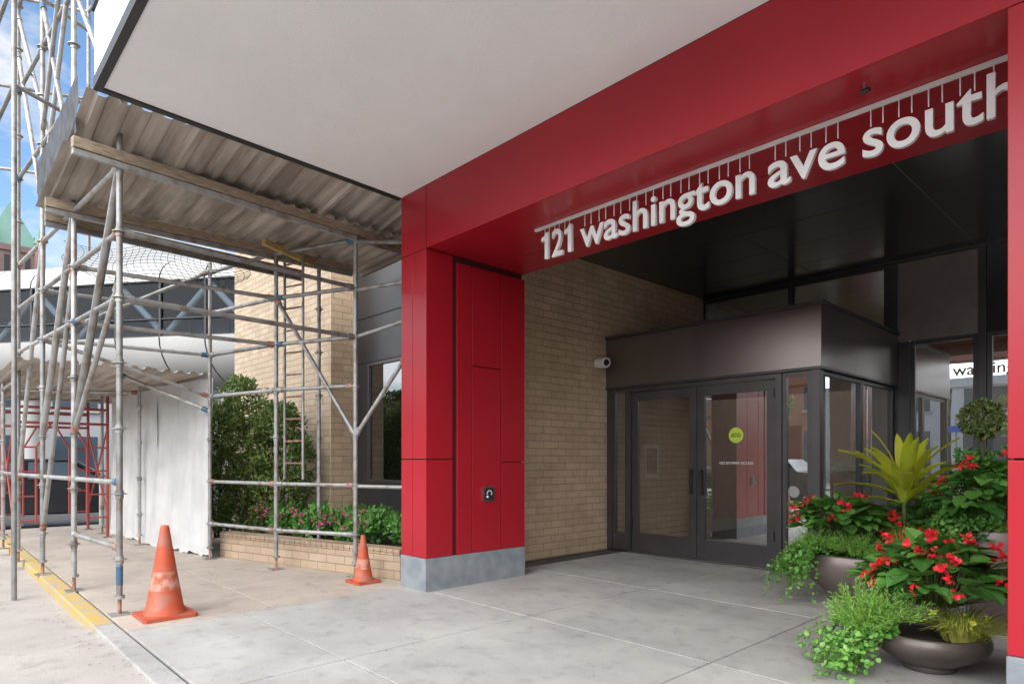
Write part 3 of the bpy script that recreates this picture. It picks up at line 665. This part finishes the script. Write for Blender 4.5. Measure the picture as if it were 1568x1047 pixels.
def shrub(name,x,y,w,z0,z1,n):
    s=E(name); mb=MB(); h=z1-z0
    for i in range(5):
        a=i*1.3; mb.tube((x+.04*math.cos(a),y+.04*math.sin(a),z0-.1),(x+w*.5*math.cos(a),y+w*.5*math.sin(a),z0+h*.7),.02,'bark',6,.006)
    mb.obj('stems',s); mb=MB()
    for _ in range(n):
        u=R(); ww=w*(.75+.35*math.sin(u*3))*(1 if u<.75 else math.sqrt(max(.05,1-((u-.75)/.27)**2))); a=U(0,6.283); rr=ww*math.sqrt(U(.2,1))
        q=Vector((x+rr*math.cos(a),y+rr*math.sin(a),z0+h*u)); blob(mb,q,(.09,.09,.10),50,.055,.032,'dleaf',up=.6,shell=.3)
    mb.obj('crown',s)
shrub('evergreen_shrub',-10.0,3.70,.48,.25,2.55,270); shrub('evergreen_shrub',-9.3,3.98,.42,.25,2.15,230); shrub('evergreen_shrub',-10.7,3.55,.4,.2,2.3,110)
fb=E('flower_bed'); mb=MB()
for _ in range(85):
    u=R(); q=Vector((-8.9+2.7*u,3.6+.62*u+U(0,.65),U(.38,.62))); blob(mb,q,(.14,.14,.13),45,.08,.05,'gleaf',up=.6,shell=.3)
for _ in range(30):
    u=R()*.75; q=Vector((-8.9+2.6*u,3.45+.65*u+U(0,.2),U(.5,.66))); flowers(mb,q,(.06,.06,.05),2,'pink',.024,5)
mb.obj('bed_foliage',fb)
def tree(x,y,h,r):
    T=E('street_tree'); mb=MB(); mb.tube((x,y,0),(x+.1,y,h*.5),.16,'bark',10,.09)
    cs=[]
    for i in range(9):
        a=i*2.4; q=Vector((x+r*.6*math.cos(a),y+r*.6*math.sin(a),h*(.6+.38*R()))); mb.tube((x+.1,y,h*U(.35,.5)),q,.06,'bark',6,.015); cs.append(q)
    mb.obj('trunk_and_limbs',T); mb=MB()
    for q in cs*4: blob(mb,q+rv()*r*.5,(r*.3,r*.3,r*.25),60,.16,.10,'dleaf',shell=.3)
    mb.obj('crown',T)
tree(-13,-11.2,4.5,1.3); tree(-4.2,-11.2,4.2,1.1); tree(-23,-11.2,5,1.5); tree(9,-11.2,4.5,1.3)

# ---------------------------------------------------------------- skyway
K=E('enclosed_skyway'); C0=Vector((-32.3,6.5,0)); u=Vector((.808,.589,0)).normalized(); w=Vector((u.y,-u.x,0))
def extr(mb,prof,s0,s1,k,smooth=True):
    n=len(prof); vs=[C0+u*s+w*a+Vector((0,0,z)) for s in (s0,s1) for a,z in prof]
    mb.add(vs,[(i,i+1,n+i+1,n+i) for i in range(n-1)],k,smooth)
ZW0,ZW1=6.15,8.35
low=[(2.3*math.cos(t),ZW0-1.85*math.sin(t)) for t in [i/16*math.pi for i in range(17)]]
upp=[(2.3*math.cos(t),ZW1+1.35*math.sin(t)) for t in [i/16*math.pi for i in range(17)]]
mb=MB(); s=-16
while s<13: 
    extr(mb,low,s+.03,s+1.97,'skyw'); extr(mb,upp,s+.03,s+1.97,'skyw'); s+=2
low2=[(a*.985,ZW0+(z-ZW0)*.985) for a,z in low]; upp2=[(a*.985,ZW1+(z-ZW1)*.985) for a,z in upp]
extr(mb,low2,-16,13,'black'); extr(mb,upp2,-16,13,'black')
mb.obj('shell_panels',K)
mb=MB()
extr(mb,[(2.2,ZW1),(2.2,ZW0)],-16,13,'glasss',False); extr(mb,[(-2.2,ZW0),(-2.2,ZW1)],-16,13,'wing',False)
for sd in (2.2,-2.2):
    s=-16
    while s<=13: mb.tube(C0+u*s+w*(sd*1.01)+Vector((0,0,ZW0)),C0+u*s+w*(sd*1.01)+Vector((0,0,ZW1)),.07,'black',4); s+=2
    for z in (ZW0+.02,ZW0+.7,ZW1-.02): mb.tube(C0+u*-16+w*(sd*1.01)+Vector((0,0,z)),C0+u*13+w*(sd*1.01)+Vector((0,0,z)),.05,'black',4)
s=-16; fl=1
while s<12:
    a_,b_=(ZW0+.1,ZW1-.1) if fl>0 else (ZW1-.1,ZW0+.1); fl=-fl
    mb.tube(C0+u*s+w*1.95+Vector((0,0,a_)),C0+u*(s+2)+w*1.95+Vector((0,0,b_)),.13,'bgw',6); s+=2
extr(mb,[(-2,ZW0+.01),(2,ZW0+.01)],-16,13,'intd')
mb.obj('window_band',K)
mb=MB()
for s in (-14,-4.5):
    p=C0+u*s; mb.tube((p.x,p.y,-.12),(p.x,p.y,4.5),.45,'bgw',20)
mb.obj('support_columns',K)

# ---------------------------------------------------------------- background
def bld(name,x0,x1,y0,y1,h,k,fl,nb,gh=3.6):
    E0=E(name); mb=MB(); mb.box(x0,x1,y0,y1,-.1,h,k); mb.box(x0-.25,x1+.25,y0-.25,y1+.25,h-.4,h+.1,k)
    st=(h-gh)/fl; bw=(x1-x0)/nb; bd=max(2,int((y1-y0)/bw)); bwy=(y1-y0)/bd
    mb.obj('walls',E0); mb=MB()
    for f in range(fl+1):
        z0=gh+st*(f-1)+st*.2 if f else .5; z1=gh+st*(f-1)+st*.75 if f else gh-.7
        for i in range(nb):
            for yy,s in ((y0,-1),(y1,1)):
                a_,b_=x0+bw*(i+.18),x0+bw*(i+.82); mb.box(a_,b_,min(yy,yy+s*.03),max(yy,yy+s*.03),z0,z1,'wing'); mb.box(a_-.1,b_+.1,min(yy,yy+s*.15),max(yy,yy+s*.15),z0-.15,z0-.005,'bgw')
        for i in range(bd):
            for xx,s in ((x0,-1),(x1,1)):
                a_,b_=y0+bwy*(i+.18),y0+bwy*(i+.82); mb.box(min(xx,xx+s*.03),max(xx,xx+s*.03),a_,b_,z0,z1,'wing'); mb.box(min(xx,xx+s*.15),max(xx,xx+s*.15),a_-.1,b_+.1,z0-.15,z0-.005,'bgw')
    mb.obj('windows',E0)
bld('pale_office_building',-95,-52,-2,22,9,'bgw',1,12)
bld('brick_commercial_building',-30,-10,-36,-20,5.8,'bgbrick',1,8)
bld('white_parking_building',-9,22,-38,-20,5.6,'bgl',1,10)
bld('brick_commercial_building',-60,-33,-36,-20,6.5,'bgbrick',1,9)
bld('stone_office_building',24,50,-36,-20,7,'bgw',1,8)
T=E('granite_clock_tower'); mb=MB(); h=5
cx,cy=150*(-.73+.683*-.785),150*(.683+.73*-.785)
mb.box(cx-h,cx+h,cy-h,cy+h,0,50,'gbldg'); mb.box(cx-h-.4,cx+h+.4,cy-h-.4,cy+h+.4,49,50.4,'gbldg')
mb.add([(cx-h,cy-h,50.5),(cx+h,cy-h,50.5),(cx+h,cy+h,50.5),(cx-h,cy+h,50.5),(cx,cy,62)],[(0,1,4),(1,2,4),(2,3,4),(3,0,4)],'copper')
for sx,sy in ((-1,-1),(1,-1),(1,1),(-1,1)):
    mb.lathe(cx+sx*h,cy+sy*h,[(1.1,38),(1.1,51.5)],'gbldg',12); mb.lathe(cx+sx*h,cy+sy*h,[(1.25,51.5),(.05,56)],'copper',12)
for i in range(4):
    y=cy-h+1.5+i*1.9; mb.box(cx+h,cx+h+.1,y,y+1.0,44,48,'black'); x=cx-h+1.5+i*1.9; mb.box(x,x+1.0,cy-h-.1,cy-h,44,48,'black')
mb.obj('tower_body',T)
def car(x,y,ang,k='carp'):
    C=E('parked_car'); mb=MB()
    side=[(-2.2,.35),(-2.25,.75),(-2.1,.98),(-1.5,1.05),(-1.05,1.48),(.55,1.5),(1.25,1.05),(2.05,.92),(2.25,.7),(2.25,.35)]
    W0=.9; n=len(side)
    def wd(z): return W0 if z<1.06 else W0-.18
    vs=[(a,-wd(z),z) for a,z in side]+[(a,wd(z),z) for a,z in side]
    mb.add(vs,[tuple(range(n)),tuple(range(2*n-1,n-1,-1))]+[(i,n+i,n+(i+1)%n,(i+1)%n) for i in range(n)],k)
    for s in (-1,1):
        for q in (((-1.3,1.08),(-.95,1.40),(-.25,1.42),(-.25,1.08)),((-.17,1.08),(-.17,1.42),(.5,1.42),(1.05,1.08))):
            mb.add([(a,s*(W0+.004-.18*(z-1.06)/.43),z) for a,z in q],[(0,1,2,3)],'wing')
        for a in (-1.4,1.4):
            mb.tube((a,s*.72,.33),(a,s*.92,.33),.33,'tyre',24); mb.tube((a,s*.9,.33),(a,s*.93,.33),.2,'chrome',16)
        mb.box(-2.27,-2.15,s*.75-.13,s*.75+.13,.72,.9,'tail')
    mb.add([(1.19,-.7,1.10),(1.19,.7,1.10),(.6,.68,1.47),(.6,-.68,1.47)],[(0,1,2,3)],'wing')
    o=mb.obj('car_body',C,.03); C.location=(x,y,-.13); C.rotation_euler=(0,0,ang)
car(-17.0,2.0,math.radians(80)); car(-3,-7.9,0,'cars'); car(-11,-8,math.pi)
mb=MB(); mb.box(-15.0,-14.7,2.7,3.0,0,1.0,'bgw'); mb.obj('utility_cabinet',bevel=.02)
s=E('street_name_sign'); mb=MB(); mb.tube((-6.6,-9.9,0),(-6.6,-9.9,3.2),.04,'galv'); mb.box(-7.2,-6.0,-9.92,-9.86,2.45,2.72,'bluesign'); mb.obj('sign_parts',s)

# ---------------------------------------------------------------- light
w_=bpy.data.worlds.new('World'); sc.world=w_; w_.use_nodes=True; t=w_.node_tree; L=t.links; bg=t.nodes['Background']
sky=N(t,'ShaderNodeTexSky'); sky.sky_type='NISHITA'; sky.sun_disc=False; sky.sun_elevation=math.radians(36); sky.sun_rotation=math.radians(160)
hs=N(t,'ShaderNodeHueSaturation'); hs.inputs['Value'].default_value=1.8; hs.inputs['Saturation'].default_value=1.15; L.new(sky.outputs[0],hs.inputs['Color'])
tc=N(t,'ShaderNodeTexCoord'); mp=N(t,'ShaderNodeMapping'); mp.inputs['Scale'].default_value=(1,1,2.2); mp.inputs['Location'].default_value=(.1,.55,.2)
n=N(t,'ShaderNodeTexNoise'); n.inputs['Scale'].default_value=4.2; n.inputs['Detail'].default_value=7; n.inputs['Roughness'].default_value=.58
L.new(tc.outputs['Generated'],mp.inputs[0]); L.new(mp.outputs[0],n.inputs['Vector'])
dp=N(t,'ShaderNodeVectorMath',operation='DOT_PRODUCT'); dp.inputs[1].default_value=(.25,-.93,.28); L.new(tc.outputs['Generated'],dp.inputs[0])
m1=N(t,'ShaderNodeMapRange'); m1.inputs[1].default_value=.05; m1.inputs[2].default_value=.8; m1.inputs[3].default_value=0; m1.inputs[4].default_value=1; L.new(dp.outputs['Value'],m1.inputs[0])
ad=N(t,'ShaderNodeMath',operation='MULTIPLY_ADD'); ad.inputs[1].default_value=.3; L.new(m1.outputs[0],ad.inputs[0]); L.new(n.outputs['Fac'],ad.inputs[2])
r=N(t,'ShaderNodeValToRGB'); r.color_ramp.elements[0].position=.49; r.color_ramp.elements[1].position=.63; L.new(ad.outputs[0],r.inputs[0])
cc=N(t,'ShaderNodeMixRGB'); cc.inputs[1].default_value=(6.2,6.4,6.6,1); cc.inputs[2].default_value=(33,33.5,34.5,1); L.new(m1.outputs[0],cc.inputs[0])  # clouds on the unseen street side brightened as added fill for canopy and recess
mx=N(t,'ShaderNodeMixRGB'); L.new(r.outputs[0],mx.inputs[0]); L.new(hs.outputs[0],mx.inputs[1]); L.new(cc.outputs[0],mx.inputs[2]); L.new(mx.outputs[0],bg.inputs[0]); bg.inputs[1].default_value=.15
sl=bpy.data.lights.new('sun','SUN'); sl.energy=1.2; sl.angle=math.radians(20); sl.color=(1,.97,.93); so=bpy.data.objects.new('sun',sl); sc.collection.objects.link(so)
el=math.radians(36); az=math.radians(160); sd=Vector((math.sin(az)*math.cos(el),math.cos(az)*math.cos(el),math.sin(el)))
so.rotation_euler=sd.to_track_quat('Z','Y').to_euler()
sc.view_settings.view_transform='Standard'; sc.view_settings.look='None'; sc.view_settings.exposure=0
cam=bpy.data.cameras.new('cam'); co=bpy.data.objects.new('camera',cam); sc.collection.objects.link(co); sc.camera=co
cam.sensor_width=36; cam.lens=978/1568*36; cam.shift_y=179.5/1568; cam.clip_end=3000; cam.clip_start=.05
co.location=(0,0,1.35); co.rotation_euler=(math.radians(90),0,math.radians(46.9))
